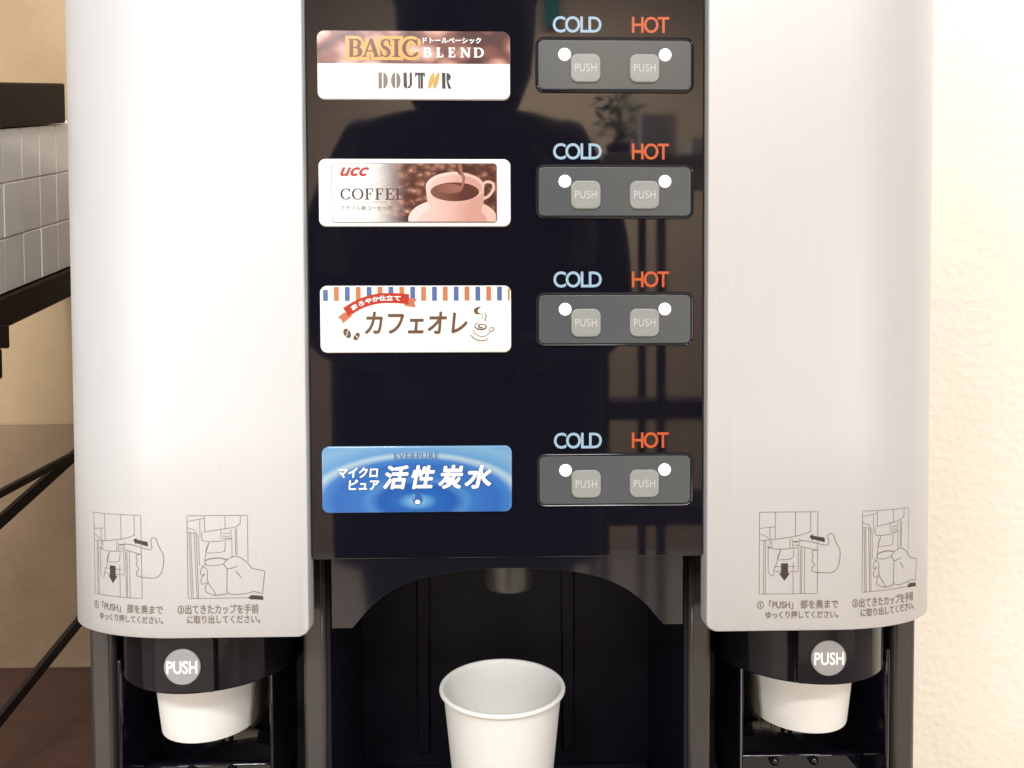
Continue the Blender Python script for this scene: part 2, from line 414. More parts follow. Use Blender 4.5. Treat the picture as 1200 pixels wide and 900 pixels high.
for sg in (-1, 1):
    b = MB()
    rows = [0, .25, .5, .75, 1]
    # outer skin
    V = []
    for a in ss:
        z0 = zlow(a)+.0006
        V.append([b.bm.verts.new(onCover(sg*a, z0+(ZT-z0)*k, 0)) for k in rows])
    for i in range(len(ss)-1):
        for k in range(len(rows)-1):
            b.bm.faces.new((V[i][k], V[i+1][k], V[i+1][k+1], V[i][k+1]))
    # rolled edge along the inner side, the bottom and the outer side, then the back of the sheet
    edge = [V[0][k] for k in range(len(rows)-1, 0, -1)] + [V[i][0] for i in range(len(ss))] + [V[-1][k] for k in range(1, len(rows))]
    par = [(ss[0], None)]*(len(rows)-1) + [(a, 1) for a in ss] + [(ss[-1], None)]*(len(rows)-1)
    prev = edge
    for off, push in ((-.0004, .0005), (-.0012, .0008), (-.012, .0008)):
        cur = []
        for v, (a, lowflag) in zip(edge, par):
            ds = -push if a < S0+.003 else (push if a > S1-.004 else 0)
            p = onCover(sg*(a+ds), v.co.z - (push if lowflag else 0), off)
            cur.append(b.bm.verts.new(p))
        for i in range(len(edge)-1): b.bm.faces.new((prev[i], prev[i+1], cur[i+1], cur[i]))
        prev = cur
    covers[sg] = b.build('column_cover', SILVER, mach, smooth=50)
tag(covers[-1], 'silver cover curving back on the left of the dispenser'); tag(covers[1], 'silver cover curving back on the right of the dispenser')

# instruction stickers -------------------------------------------------
def P1(X, Y): return ((X-65)/405*35, (632-Y)/574*49)          # first picture
def P2(X, Y): return (62.5+(X-88)/417*35, (672-Y)/584*49)      # second picture
def lines(P, segs, w=.32, step=2.0):
    out = []
    for s in segs: out += ribbon(dense([P(*q) for q in s], step), w)
    return out
def curve(P, pts): return [P(*q) for q in spline(pts, 7)]
def sticker_art():
    thin, thick, dark = [], [], []
    fr = [(65, 58), (470, 58), (470, 632), (65, 632), (65, 58)]
    thin += lines(P1, [fr, [(175, 58), (175, 250)], [(315, 58), (315, 235)], [(420, 58), (420, 200)], [(65, 172), (175, 160)], [(138, 165), (138, 285)],
        [(65, 210), (115, 230), (138, 255)], [(65, 255), (125, 255)], [(95, 255), (95, 632)], [(108, 255), (108, 632)], [(150, 240), (150, 300)],
        [(300, 410), (300, 632)], [(350, 310), (350, 632)], [(360, 310), (360, 632)], [(380, 310), (380, 632)],
        [(125, 290), (128, 480), (150, 505), (165, 500), (165, 460)], [(335, 310), (335, 470), (320, 485)], [(165, 440), (320, 440)], [(165, 475), (320, 475)],
        [(295, 250), (295, 310)], [(278, 245), (278, 312)], [(345, 240), (345, 262)], [(300, 265), (345, 262)], [(300, 290), (340, 292)]], .26)
    thin += ribbon(curve(P1, [(150, 250), (240, 240), (330, 225), (400, 205), (420, 190)]), .3)
    thin += ribbon(curve(P1, [(150, 300), (165, 315), (230, 318), (335, 308)]), .3)
    thin += ribbon(curve(P1, [(215, 320), (190, 385), (240, 392), (295, 380), (305, 318)]), .26)
    thin += ribbon(curve(P1, [(215, 320), (180, 430), (165, 470)]), .26)
    thick += ribbon(curve(P1, [(465, 328), (400, 312), (345, 298), (338, 280), (350, 262), (410, 265), (538, 292), (540, 230), (555, 212), (578, 220), (595, 270), (625, 330), (622, 410), (600, 465), (560, 488), (500, 486), (440, 478), (432, 450), (450, 430), (430, 400), (440, 372), (430, 350), (440, 330), (465, 328)]), .34)
    thick += lines(P1, [[(300, 268), (330, 268)], [(122, 298), (145, 312)]], .7)
    dark += poly([P1(*q) for q in [(216, 418), (264, 418), (264, 488), (278, 488), (240, 540), (202, 488), (216, 488)]])
    dark += poly([P1(*q) for q in [(412, 228), (438, 215), (436, 226), (516, 240), (520, 272), (434, 250), (432, 260)]])
    fr = [(88, 90), (505, 90), (505, 672), (88, 672), (88, 90)]
    thin += lines(P2, [[(505, 420), (505, 90), (88, 90), (88, 672), (505, 668)], [(208, 90), (208, 205)], [(350, 90), (350, 190)], [(455, 90), (455, 150)], [(88, 130), (208, 108)],
        [(176, 115), (176, 250)], [(88, 172), (140, 190), (165, 250)], [(88, 205), (150, 215)], [(100, 210), (110, 672)], [(112, 210), (122, 672)], [(135, 215), (150, 672)], [(150, 215), (160, 672)],
        [(190, 205), (190, 262)], [(320, 190), (320, 250), (390, 250), (390, 185)], [(335, 215), (385, 212)], [(335, 235), (380, 235)],
        [(395, 250), (395, 385)], [(420, 180), (420, 370)], [(430, 180), (430, 370)], [(350, 270), (345, 345)], [(165, 250), (170, 440)]], .26)
    thin += ribbon(curve(P2, [(208, 205), (300, 190), (400, 175), (440, 160), (455, 140)]), .28)
    thin += ribbon(curve(P2, [(190, 262), (230, 272), (320, 268), (400, 250)]), .28)
    thin += ribbon(curve(P2, [(240, 272), (215, 345), (270, 350), (330, 345), (348, 330)]), .26)
    thick += ribbon(curve(P2, [(208, 405), (250, 392), (310, 388), (365, 402)]), .55)
    thin += ribbon(curve(P2, [(208, 405), (215, 435), (270, 442), (335, 430)]), .3)
    thin += ribbon(curve(P2, [(240, 272), (218, 340), (208, 405), (205, 440)]), .28)
    thick += ribbon(curve(P2, [(200, 440), (178, 470), (180, 505), (205, 500), (180, 530), (185, 570), (220, 560), (205, 600), (220, 630), (280, 652)]), .34)
    thick += ribbon(curve(P2, [(185, 440), (215, 462), (225, 490), (222, 530), (235, 575), (262, 610), (282, 652)]), .34)
    thick += ribbon(curve(P2, [(335, 430), (360, 400), (420, 378), (480, 405), (530, 462)]), .34)
    thick += lines(P2, [[(530, 462), (620, 482), (602, 640), (540, 625)], [(360, 460), (355, 630)]], .34)
    thick += ribbon(curve(P2, [(540, 625), (480, 640), (400, 645), (355, 628)]), .34)
    thick += ribbon(curve(P2, [(335, 430), (360, 462), (400, 458), (430, 445)]), .34)
    thick += lines(P2, [[(418, 480), (455, 525)], [(282, 650), (360, 640)]], .4)
    dark += poly([P2(*q) for q in [(503, 668), (525, 650), (605, 658), (608, 685), (540, 680), (520, 682)]])
    Q1 = lambda x0, x1, y0, y1: (P1(x0, 0)[0], P1(x1, 0)[0], P1(0, y1)[1], P1(0, y0)[1])
    Q2 = lambda x0, x1, y0, y1: (P2(x0, 0)[0], P2(x1, 0)[0], P2(0, y1)[1], P2(0, y0)[1])
    tx = text('①「PUSH」 部を奥まで', Q1(52, 615, 677, 738)) + text('ゆっくり押してください。', Q1(112, 616, 754, 806))
    tx += text('②出てきたカップを手前', Q2(15, 572, 714, 780)) + text('に取り出してください。', Q2(80, 582, 790, 848))
    return thin, thick, dark, heavy(tx, .07)
ART = sticker_art()
for sg, s0, z0 in ((-1, -.2500, -.1355), (1, .1491, -.1366)):
    b = MB()
    f = lambda u, v, k: onCover(s0+u*.001, z0+v*.001, .00022+k*2e-7)
    n = 26; film = []
    for off in (.00016,):
        u0, u1, v0, v1 = -5, 103, -20, 54
        if sg < 0: u0 = -4
        rows = [[b.bm.verts.new(onCover(s0+(u0+(u1-u0)*i/n)*.001, z0+v*.001, off)) for v in (v0, v1)] for i in range(n+1)]
        for i in range(n): b.bm.faces.new((rows[i][0], rows[i+1][0], rows[i+1][1], rows[i][1])).material_index = 0
    b.ink(ART[0], f, 1); b.ink(ART[1], f, 1); b.ink(ART[3], f, 1); b.ink(ART[2], f, 2)
    st = b.build('instruction_sticker', [FILM, INK, DARKINK], covers[sg], smooth=0, recalc=False)

# black front panel ----------------------------------------------------
YP = .006
b = MB(); b.plate(0, (.31-.1150)/2, .2344, .31+.1150, .002, YP, .05, .0006)
panel = b.build('front_panel', GLOSS, mach)

# product labels -------------------------------------------------------
LW, LH = .1125, .0395
def label_part(z, base, label):
    b = MB(); b.plate(0, 0, LW, LH, .0042, -.0016, .0006, .0009, n=8)
    o = b.build('product_label', base, mach, (-.054, YP, z)); o['label'] = label; return o
K = .1045e-3
def art(cx, cz): return lambda X, Y: ((X-cx)*K, (cz-Y)*K)
Y0 = -.0017
def flat(u, v, k): return (u, Y0 - 3e-6 - k*1.2e-6, v)
def bx(P, x0, x1, y0, y1): a = P(x0, y1); c = P(x1, y0); return (a[0], c[0], a[1], c[1])
def half_plate(top, bottom, r=.0042, w=LW-.0004, h=LH-.0004):
    o = rrect(0, 0, w, h, r, 8); return [(x, min(max(z, bottom), top)) for x, z in o]

# 1: bean photo over white
P = art(600, 370); L1 = label_part(.1757, WHITE, 'label with a bean photo band above a white band')
b = MB(); zc = P(0, 362)[1]; o = [p for p in half_plate(.03, zc)]
b.face([(x, Y0, z) for x, z in o]); b.build('bean_photo', BEANS, L1, (-.054, YP, .1757), smooth=0)
b = MB()
lets = [('B', 238, 312), ('A', 314, 410), ('S', 414, 472), ('I', 482, 526), ('C', 538, 628)]
for c, x0, x1 in lets:
    q = bx(P, x0, x1, 228, 326); b.ink(serif(c, *q, T=.2, t=.08, grow=.0034), flat, 0)
for c, x0, x1 in lets:
    q = bx(P, x0, x1, 228, 326); b.ink(serif(c, *q, T=.23, t=.08), flat, 1)
for c, x0, x1 in (('B', 655, 697), ('L', 725, 765), ('E', 793, 832), ('N', 860, 918), ('D', 935, 990)):
    b.ink(serif(c, *bx(P, x0, x1, 274, 326), T=.26, t=.1), flat, 2)
b.ink(heavy(text('ドトールベーシック', bx(P, 652, 976, 218, 250)), .0001), flat, 2)
# stencil lettering with a yellow bean
def blk(x0, x1, y0=412, y1=500): return poly([P(x0, y1), P(x1, y1), P(x1, y0), P(x0, y0)])
def halfround(x0, x1, right=True, y0=412, y1=500):
    e = ell(0, 0, x1-x0, (y1-y0)/2, 16, -90, 90) if right else ell(0, 0, x1-x0, (y1-y0)/2, 16, 90, 270)
    return poly([P((x0 if right else x1)+x, (y0+y1)/2-y) for x, y in e])
st = blk(403, 422) + halfround(430, 455) + halfround(473, 496, False) + halfround(503, 526)
st2 = blk(542, 561, 412, 480) + halfround(542, 562, False, 460, 500) + blk(576, 590, 412, 482) + poly([P(566, 500), P(578, 496), P(588, 482), P(576, 482), P(566, 490)])
st2 += blk(606, 662, 412, 426) + blk(606, 613, 424, 436) + blk(655, 662, 424, 436) + blk(624, 634, 424, 500) + blk(637, 651, 424, 500) + blk(757, 776) + poly([P(782, 458)] + [P(782+x, 436-y) for x, y in ell(0, 0, 24, 23, 12, -80, 90)]) + poly([P(782, 462), P(792, 458), P(809, 500), P(792, 500)])
b.ink(st, flat, 3); b.ink(st2, flat, 4)
for off in (-1, 1):
    e = ell(711+off*13, 456, 13, 45, 20); b.ink(poly([P(x-(y-456)*.28+off*1, y) for x, y in e]), flat, 5)
b.build('lettering', [mat('amber halo', tuple(.72*c for c in lin(246, 178, 80)), .35), solid('bronze ink', 122, 62, 20), WHITEINK, solid('warm grey ink', 140, 126, 114), solid('espresso ink', 60, 48, 44), solid('mustard ink', 240, 190, 72)], L1, (-.054, YP, .1757), smooth=0, recalc=False)

def toned(name, c0, c1, x0, x1, rough=.3):
    M = bpy.data.materials.new(name); M.use_nodes = True
    n = M.node_tree.nodes; L = M.node_tree.links; q = n['Principled BSDF']; q.inputs['Roughness'].default_value = rough
    tc = n.new('ShaderNodeTexCoord'); sp = n.new('ShaderNodeSeparateXYZ'); L.new(tc.outputs['Object'], sp.inputs[0])
    nz = n.new('ShaderNodeTexNoise'); nz.inputs['Scale'].default_value = 120; L.new(tc.outputs['Object'], nz.inputs['Vector'])
    mr = n.new('ShaderNodeMapRange'); mr.inputs['From Min'].default_value = x0; mr.inputs['From Max'].default_value = x1; mr.interpolation_type = 'SMOOTHSTEP'
    L.new(sp.outputs[0], mr.inputs[0])
    mm = n.new('ShaderNodeMath'); mm.operation = 'MULTIPLY_ADD'; mm.inputs[1].default_value = .25; L.new(nz.outputs[0], mm.inputs[0]); L.new(mr.outputs[0], mm.inputs[2])
    mx = n.new('ShaderNodeMix'); mx.data_type = 'RGBA'; mx.inputs['A'].default_value = (*c0, 1); mx.inputs['B'].default_value = (*c1, 1)
    L.new(mm.outputs[0], mx.inputs['Factor']); L.new(mx.outputs['Result'], q.inputs['Base Color']); return M
# 2: white plate with a printed card
P = art(605, 271); L2 = label_part(.1018, WHITE, 'white label with a card of a pink coffee cup')
b = MB(); q0 = P(143, 438); q1 = P(1065, 110); cx, cz, w, h = (q0[0]+q1[0])/2, (q0[1]+q1[1])/2, q1[0]-q0[0], q1[1]-q0[1]
b.plate(cx, cz, w, h, .0018, Y0-.0003, Y0+.0002, .0001)
b.build('printed_card', BEANCARD, L2, (-.054, YP, .1018), smooth=0)
b = MB(); f2 = lambda u, v, k: (u, Y0 - .00031 - k*1.2e-6, v)
PINK = [toned('pink china', pale(244, 206, 196), pale(214, 160, 146), .006, .040), toned('pale pink china', pale(248, 222, 214), pale(232, 192, 180), 0, .045), toned('deep pink china', pale(240, 200, 188), pale(210, 154, 140), .012, .036), toned('brown coffee', pale(132, 84, 66), pale(92, 46, 34), .010, .034), toned('mid brown coffee', pale(128, 80, 62), pale(160, 106, 86), .010, .030), solid('scarlet ink', 216, 44, 36), DARKINK, INK, solid('beige hairline', 176, 156, 146)]
rim = [(x, z) for x, z in rrect(cx, cz, w, h, .0018, 6)]; b.ink(ribbon(rim+rim[:1], .00035), f2, 8)
clip = lambda pts: poly([P(min(x, 1060), min(y, 434)) for x, y in pts])
b.ink(clip(ell(818, 420, 250, 118, 60)), f2, 1)
b.ink(clip(ell(818, 432, 190, 92, 60)), f2, 0)
b.ink(ribbon([P(*q) for q in spline([(985, 228), (1010, 212), (1042, 220), (1046, 252), (1020, 290), (985, 308)], 8)], [.0016]*41), f2, 1)
body = [(668, 240)] + spline([(668, 250), (676, 320), (700, 390), (716, 434)], 5) + spline([(960, 434), (978, 380), (992, 310), (994, 240)], 5)
b.ink(clip(body), f2, 0)
b.ink(poly([P(*q) for q in ell(831, 240, 164, 83, 60)]), f2, 1)
b.ink(poly([P(*q) for q in ell(831, 246, 150, 72, 60)]), f2, 0)
b.ink(poly([P(*q) for q in ell(829, 268, 136, 53, 60)]), f2, 3)
b.ink(poly([P(*q) for q in ell(800, 250, 74, 26, 40)]), f2, 4)
b.ink(ribbon([P(*q) for q in spline([(858, 113), (866, 160), (880, 190), (872, 235), (858, 262)], 8)], [.0022-.00003*i for i in range(33)]), f2, 4)
b.ink(ribbon([P(*q) for q in spline([(838, 113), (848, 150), (862, 172)], 8)], .0012), f2, 3)
b.ink(heavy(text('ucc', bx(P, 193, 349, 134, 179), 0, .4), .0003), f2, 5)
for c, x0, x1 in (('C', 190, 248), ('O', 255, 318), ('F', 326, 376), ('F', 384, 432), ('E', 440, 490), ('E', 497, 546)):
    b.ink(serif(c, *bx(P, x0, x1, 250, 312), T=.19, t=.075), f2, 6)
b.ink(ribbon([P(148, 326), P(520, 326)], .00022), f2, 8)
b.ink(heavy(text('ブラジル産コーヒー豆100%', bx(P, 190, 545, 346, 370)), .00005), f2, 7)
b.build('lettering', PINK, L2, (-.054, YP, .1018), smooth=0, recalc=False)

# 3: cream label with awning stripes
P = art(610, 261); L3 = label_part(.0277, mat('cream label plastic', (.86, .84, .79), .22, var=.015), 'cream label with blue and orange awning stripes')
b = MB()
top = LH/2-.0007
for i in range(9):
    for off, mi in ((0, 0), (61, 1)):
        x = 105+122.2*i+off; x1 = min(x+13.5, 1140)
        if x-13.5 > 1138: continue
        a0, a1 = P(x-13.5, 0)[0], P(x1, 0)[0]; zt = top - (.0018 if i == 0 and off == 0 else 0) - (.0012 if x > 1120 else 0)
        b.ink(poly([(a0, P(0, 158)[1]), (a1, P(0, 158)[1]), (a1, zt), (a0, zt)]), flat, mi)
# ribbon banner on an arc
def arcpt(s, d):  # s 0..1 along, d across (zoom px)
    p = [(218, 222), (300, 175), (390, 148), (480, 143), (572, 150)]
    c = spline(p, 10); x = s*(len(c)-1); i = min(int(x), len(c)-2); f = x-i
    q = (c[i][0]+(c[i+1][0]-c[i][0])*f, c[i][1]+(c[i+1][1]-c[i][1])*f); t = (c[i+1][0]-c[i][0], c[i+1][1]-c[i][1]); l = math.hypot(*t)
    return P(q[0]+t[1]/l*d, q[1]-t[0]/l*d)
b.ink(poly([P(172, 250), P(210, 222), P(255, 240), P(200, 284), P(192, 262)]), flat, 2)
b.ink(poly([P(540, 138), P(618, 148), P(602, 168), P(610, 196), P(548, 186)]), flat, 2)
nn = 30
V = [arcpt(i/nn, 29) for i in range(nn+1)] + [arcpt(i/nn, -27) for i in range(nn+1)]
b.ink([(V, [(i, i+1, nn+2+i, nn+1+i) for i in range(nn)])], flat, 3)
for vs, fs in text('まろやか仕立て', (.12, .86, -13, 15)):
    b.ink(heavy([([arcpt(x, y) for x, y in vs], fs)], .00012), flat, 4)
b.ink(heavy(text('カフェオレ', bx(P, 326, 898, 222, 342), 0, .12), .00034), flat, 5)
for cx, cy, rx, ry, ro in ((224, 340, 19, 29, -28), (277, 358, 15, 24, 32)):
    b.ink(poly([P(*q) for q in ell(cx, cy, rx, ry, 24, rot=ro)]), flat, 5)
    e = [P(cx+t*ry*.8*math.sin(R(-ro))*-1 + 4*math.sin(t*3), cy+t*ry*.8*math.cos(R(ro))) for t in [-1+.2*i for i in range(11)]]
    b.ink(ribbon(e, .0003), flat, 4)
sp = [P(980+ (8+33*t)*math.cos(R(40+560*t)), 303+(5+17*t)*math.sin(R(40+560*t))) for t in [i/60 for i in range(61)]]
b.ink(ribbon(sp, [.0004+.0005*abs(math.sin(i/9)) for i in range(61)]), flat, 5)
b.ink(ribbon([P(*q) for q in spline([(934, 322), (945, 345), (985, 362), (1020, 345), (1028, 318)], 7)], .0004), flat, 5)
b.ink(ribbon([P(*q) for q in spline([(918, 352), (950, 378), (990, 384), (1018, 372)], 7)], .0005), flat, 5)
b.ink(ribbon([P(*q) for q in spline([(1028, 312), (1048, 312), (1048, 326), (1030, 334)], 7)], .0005), flat, 5)
pts = spline([(978, 192), (950, 208), (955, 228), (984, 236), (982, 262)], 8)
b.ink(ribbon([P(*q) for q in pts], [.0002+.0021*math.sin(math.pi*min(1, i/22))**1.5 if i < 22 else .0003 for i in range(len(pts))]), flat, 5)
pts = spline([(996, 228), (1008, 245), (1000, 262), (1004, 275)], 8)
b.ink(ribbon([P(*q) for q in pts], .0005), flat, 5)
b.build('lettering', [solid('awning blue', 104, 132, 200), solid('awning orange', 244, 148, 96), solid('ribbon salmon', 240, 140, 100), solid('ribbon red', 226, 62, 40), WHITEINK, solid('cocoa ink', 132, 100, 74)], L3, (-.054, YP, .0277), smooth=0, recalc=False)

# 4: blue water label
P = art(613, 250); L4 = label_part(-.0672, WATER, 'blue label with water ripples and a falling drop')
b = MB()
b.ink(heavy(text('EVERPURE', bx(P, 486, 736, 99, 135), 0, 0, 1.15), .00012), flat, 0)
for t, q in (('マイクロ', (172, 392, 180, 236)), ('ピュア', (228, 398, 250, 306))):
    b.ink(heavy(text(t, bx(P, *q), .0, .12), .00042), flat, 2); b.ink(heavy(text(t, bx(P, *q), 0, .12), .00022), flat, 1)
for g, mi in ((.00085, 2), (.0005, 1)):
    for ch, x0, x1 in (('活', 422, 566), ('性', 580, 714), ('炭', 734, 874), ('水', 882, 1036)):
        b.ink(heavy(text(ch, bx(P, x0+4, x1-4, 173, 300), 0, .22), g), flat, mi)
b.ink(poly([P(*q) for q in [(615, 300)] + spline([(620, 318), (640, 350), (642, 376), (615, 396), (590, 376), (590, 350), (610, 318)], 6)]), flat, 3)
b.ink(poly([P(*q) for q in ell(615, 378, 15, 12, 20)]), flat, 1)
b.ink(ribbon([P(*q) for q in spline([(600, 335), (595, 350), (597, 366)], 5)], .0006), flat, 4)
b.build('lettering', [solid('slate blue ink', 112, 146, 190), WHITEINK, solid('navy outline', 66, 96, 176), solid('drop blue', 60, 116, 196), solid('pale blue ink', 150, 204, 244)], L4, (-.054, YP, -.0672), smooth=0, recalc=False)

# button panels --------------------------------------------------------
BZ = [.1768, .1028, .0274, -.0685]
def ringplate(b, w, h, r, bw, y0, y1, mi=0, n=8):
    o = lambda d, y, rr: [(p[0], y, p[1]) for p in rrect(0, 0, w-2*d, h-2*d, max(rr, 1e-4), n)]
    b.loops([o(-bw, y1, r+bw), o(-bw, y0+.0007, r+bw), o(-bw*.75, y0+.0002, r+bw*.75), o(-bw*.5, y0, r+bw*.5), o(-bw*.25, y0+.0002, r+bw*.25), o(0, y0+.0007, r), o(0, y1, r)], mi, False, False)
def make_panel(z):
    o3 = (.064, YP, z)
    b = MB(); b.plate(0, 0, .0903, .0286, .0032, -.0007, .0008, .0003)
    p = b.build('button_panel', GREY, mach, o3)
    b = MB(); ringplate(b, .0905, .0288, .0033, .0017, -.0014, .0004); b.build('bezel', GLOSS, p, o3)
    for sx in (-1, 1):
        oo = (.064+sx*.0174, YP, z-.0022)
        b = MB(); b.plate(0, 0, .0176, .0166, .0042, -.0019, -.0004, .0007, n=8)
        b.ink(text('PUSH', (-.0064, .0064, -.0022, .0024), 0, 0, 1.1), lambda u, v, k: (u, -.00194, v), 1)
        b.build('push_button', [KEY, KEYTXT], p, oo)
        oo = (.064+sx*.0297, YP, z+.0059)
        b = MB(); b.loops([[(r*math.cos(2*math.pi*i/28), y, r*math.sin(2*math.pi*i/28)) for i in range(28)] for r, y in ((.0026, -.0016), (.0034, -.0013), (.0037, -.0009), (.0038, -.0004))])
        b.build('indicator_light', LED, p, oo)
    for t, cx, w, M in (('COLD', -.0222, .029, COLD), ('HOT', .0212, .0224, HOT)):
        b = MB(); b.ink(heavy(text(t, (-w/2+.0003, w/2-.0003, -.0046, .0046), 0, 0, .84), .00018), lambda u, v, k: (u, -.00012-k*1e-6, v), 0)
        b.build('lettering', M, p, (.064+cx, YP, z+.0236), smooth=0, recalc=False)
    return p
bp = make_panel(BZ[0])
for z in BZ[1:]:
    c = bp.copy(); COL.objects.link(c); c.location = bp.location + Vector((0, 0, z-BZ[0]))
    for ch in bp.children:
        d = ch.copy(); COL.objects.link(d); d.parent = c

# visor over the middle niche -----------------------------------------
arch = [(-.106, -.1140), (-.106, -.1570), (-.0935, -.1570)]
arch += spline([(-.0935, -.1570), (-.0895, -.1522), (-.0815, -.1432), (-.068, -.1335), (-.048, -.1263), (-.022, -.1224), (.002, -.1217), (.026, -.1227), (.050, -.1266), (.068, -.1335), (.0815, -.1432), (.0895, -.1522)], 6)[1:]
arch += [(.0935, -.1570), (.1055, -.1570), (.1055, -.1140)]
b = MB(); b.prism(arch, .0072, .0125)
b.build('visor', SMOKE, mach, bevel=.0004)
# nozzle
b = MB(); b.lathe([(.0, .03), (.016, .03), (.016, .002), (.015, 0), (.011, 0), (.010, .004), (0, .004)], (.001, .05, -.1462), n=40)
b.build('nozzle', STEEL, mach)
# niche lining with two upright ribs
b = MB()
b.box(-.1148, .1148, .14, .15, -.32, -.118)
b.box(-.1148, .1148, .05, .15, -.1178, -.11)
for sx in (-1, 1): b.box(*sorted((sx*.1130, sx*.1153)), .0325, .14, -.329, -.1185)
b.build('niche_lining', LINING, mach)
for x in (-.0655, .049):
    b = MB(); b.box(x-.005, x+.005, .137, .1395, -.306, -.119); b.build('niche_rib', LINING, mach, bevel=.0015)
for sg in (-1, 1):
    b = MB(); b.box(*sorted((sg*.1155, sg*.1300)), .030, .19, -.33, -.1175)
    b.build('pillar', SATIN, mach, bevel=.003)
    b = MB(); b.box(*sorted((sg*.2620, sg*.2790)), .056, .20, -.33, -.12)
    b.build('side_post', SATIN, mach, bevel=.004)
    # push lever: half-round glossy drum with a flat plate that carries the badge
    cx, cy, rr = sg*.199, .071, .057
    def drum(r):
        pts = []
        for i in range(49):
            a = math.pi + math.pi*i/48; x, y = r*math.cos(a), r*math.sin(a)
            if y < -.0555: y = max(y, -.0567)
            pts.append((cx+x, cy+y))
        return pts
    b = MB(); o = drum(rr) + [(cx+rr, cy+.03), (cx-rr, cy+.03)]
    i_ = drum(rr-.0012) + [(cx+rr-.0012, cy+.0288), (cx-rr+.0012, cy+.0288)]
    b.loops([[(x, y, -.13) for x, y in o], [(x, y, -.1978) for x, y in o], [(x, y, -.199) for x, y in i_]])
    lev = b.build('push_lever', LEVER, mach)
    b = MB(); b.plate(0, 0, .036, .034, .002, -.0008, .002, .0005); b.build('push_plate', LEVER, lev, (sg*.1965, .0143, -.1805))
    b = MB(); b.loops([[(r*math.cos(2*math.pi*i/40), y, r*math.sin(2*math.pi*i/40)) for i in range(40)] for r, y in ((.0104, -.0016), (.0109, -.0012), (.0109, 0))])
    b.ink(text('PUSH', (-.0092, .0092, -.0040, .0040), .02, 0, 1.0), lambda u, v, k: (u, -.00166, v), 1)
    b.build('push_badge', [BADGE, WHITEINK], lev, (sg*.1973, .0135, -.1812))
    # niche behind the lever
    b = MB(); b.box(*sorted((sg*.1303, sg*.2617)), .15, .16, -.33, -.13)
    b.build('niche_lining', LINING, mach)
    # cup guide: two uprights and a half ring behind the cup
    gx = sg*.204
    b = MB()
    for q, dx in ((-.0475, -.003), (.0475, .003)):
        b.box(*sorted((gx+q, gx+q+dx)), .045, .10, -.292, -.19)
    b.lathe([(.046, -.292), (.052, -.292), (.0525, -.2905), (.0525, -.281), (.0515, -.2795), (.0465, -.2795), (.046, -.281), (.046, -.292)], (gx, .085, 0), n=30, a0=0, a1=math.pi)
    b.box(gx-.0475, gx+.0475, .074, .080, -.288, -.276)
    for dx in (-.016, .012):  # small glossy domes added to put glints below the cup
        b.lathe([(.0032*math.sin(R(15*k)), -.268+.0032*math.cos(R(15*k))) for k in range(13)], (gx+dx, .0725, -.0115), n=16)
    b.build('cup_guide', GLOSS, mach, bevel=.0015)
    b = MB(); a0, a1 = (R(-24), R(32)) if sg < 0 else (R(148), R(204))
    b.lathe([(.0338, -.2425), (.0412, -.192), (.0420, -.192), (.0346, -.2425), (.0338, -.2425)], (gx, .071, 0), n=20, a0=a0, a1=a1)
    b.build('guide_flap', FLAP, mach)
# body, base and drip tray
b = MB()
b.box(-.276, .276, .10, .42, -.1172, .32); b.box(-.274, .274, .205, .42, -.33, -.1176); b.box(-.1172, .1172, .052, .0995, -.1165, .31)
for sg in (-1, 1): b.box(*sorted((sg*.1185, sg*.2752)), .058, .0995, -.1172, .309)
b.build('body_shell', PLASTIC, mach, bevel=.004)
b = MB(); b.box(-.279, .279, .03, .42, -.384, -.331); b.box(-.112, .112, -.005, .139, -.3305, -.318)
for i in range(15): b.box(-.108+.0154*i-.0035, -.108+.0154*i+.0035, 0, .108, -.3175, -.309)
b.build('drip_tray', PLASTIC, mach, bevel=.001)

# ------------------------------------------------------------------ paper cups
def make_cup(x, y, zb, label, group='white paper cups'):
    H, r0, r1, t = .092, .031, .0402, .0006
    b = MB(); prof = [(0, .006), (r0-.0018, .006), (r0-.0018, 0), (r0-.0002, 0), (r0, .0006)]
    prof += [(r0+(r1-r0)*k/8, H*k/8) for k in range(1, 8)] + [(r1-.0003, H-.004)]
    lip = [(r1+.0008+.0017*math.cos(a), H-.0017+.0017*math.sin(a)) for a in [R(-120+30*i) for i in range(10)]]
    prof += lip + [(r1-t*1.5, H-.0035)] + [(r0+(r1-r0)*k/8-t*1.5, H*k/8) for k in range(7, 0, -1)] + [(r0-.0017, .0085), (0, .0085)]
    b.lathe(prof, (0, 0, 0), n=72)
    bmesh.ops.remove_doubles(b.bm, verts=b.bm.verts, dist=1e-6)
    # paper overlap seam at the back
    o = b.build('paper_cup', PAPER, None, (x, y, zb), smooth=60)
    return tag(o, label, 'paper cup', group)
make_cup(-.0037, .0605, -.3085, 'white paper cup standing empty in the middle niche under the nozzle')
make_cup(-.204, .071, -.243, 'white paper cup hanging under the left push lever, only its bottom showing')
make_cup(.204, .071, -.243, 'white paper cup hanging under the right push lever, only its bottom showing')

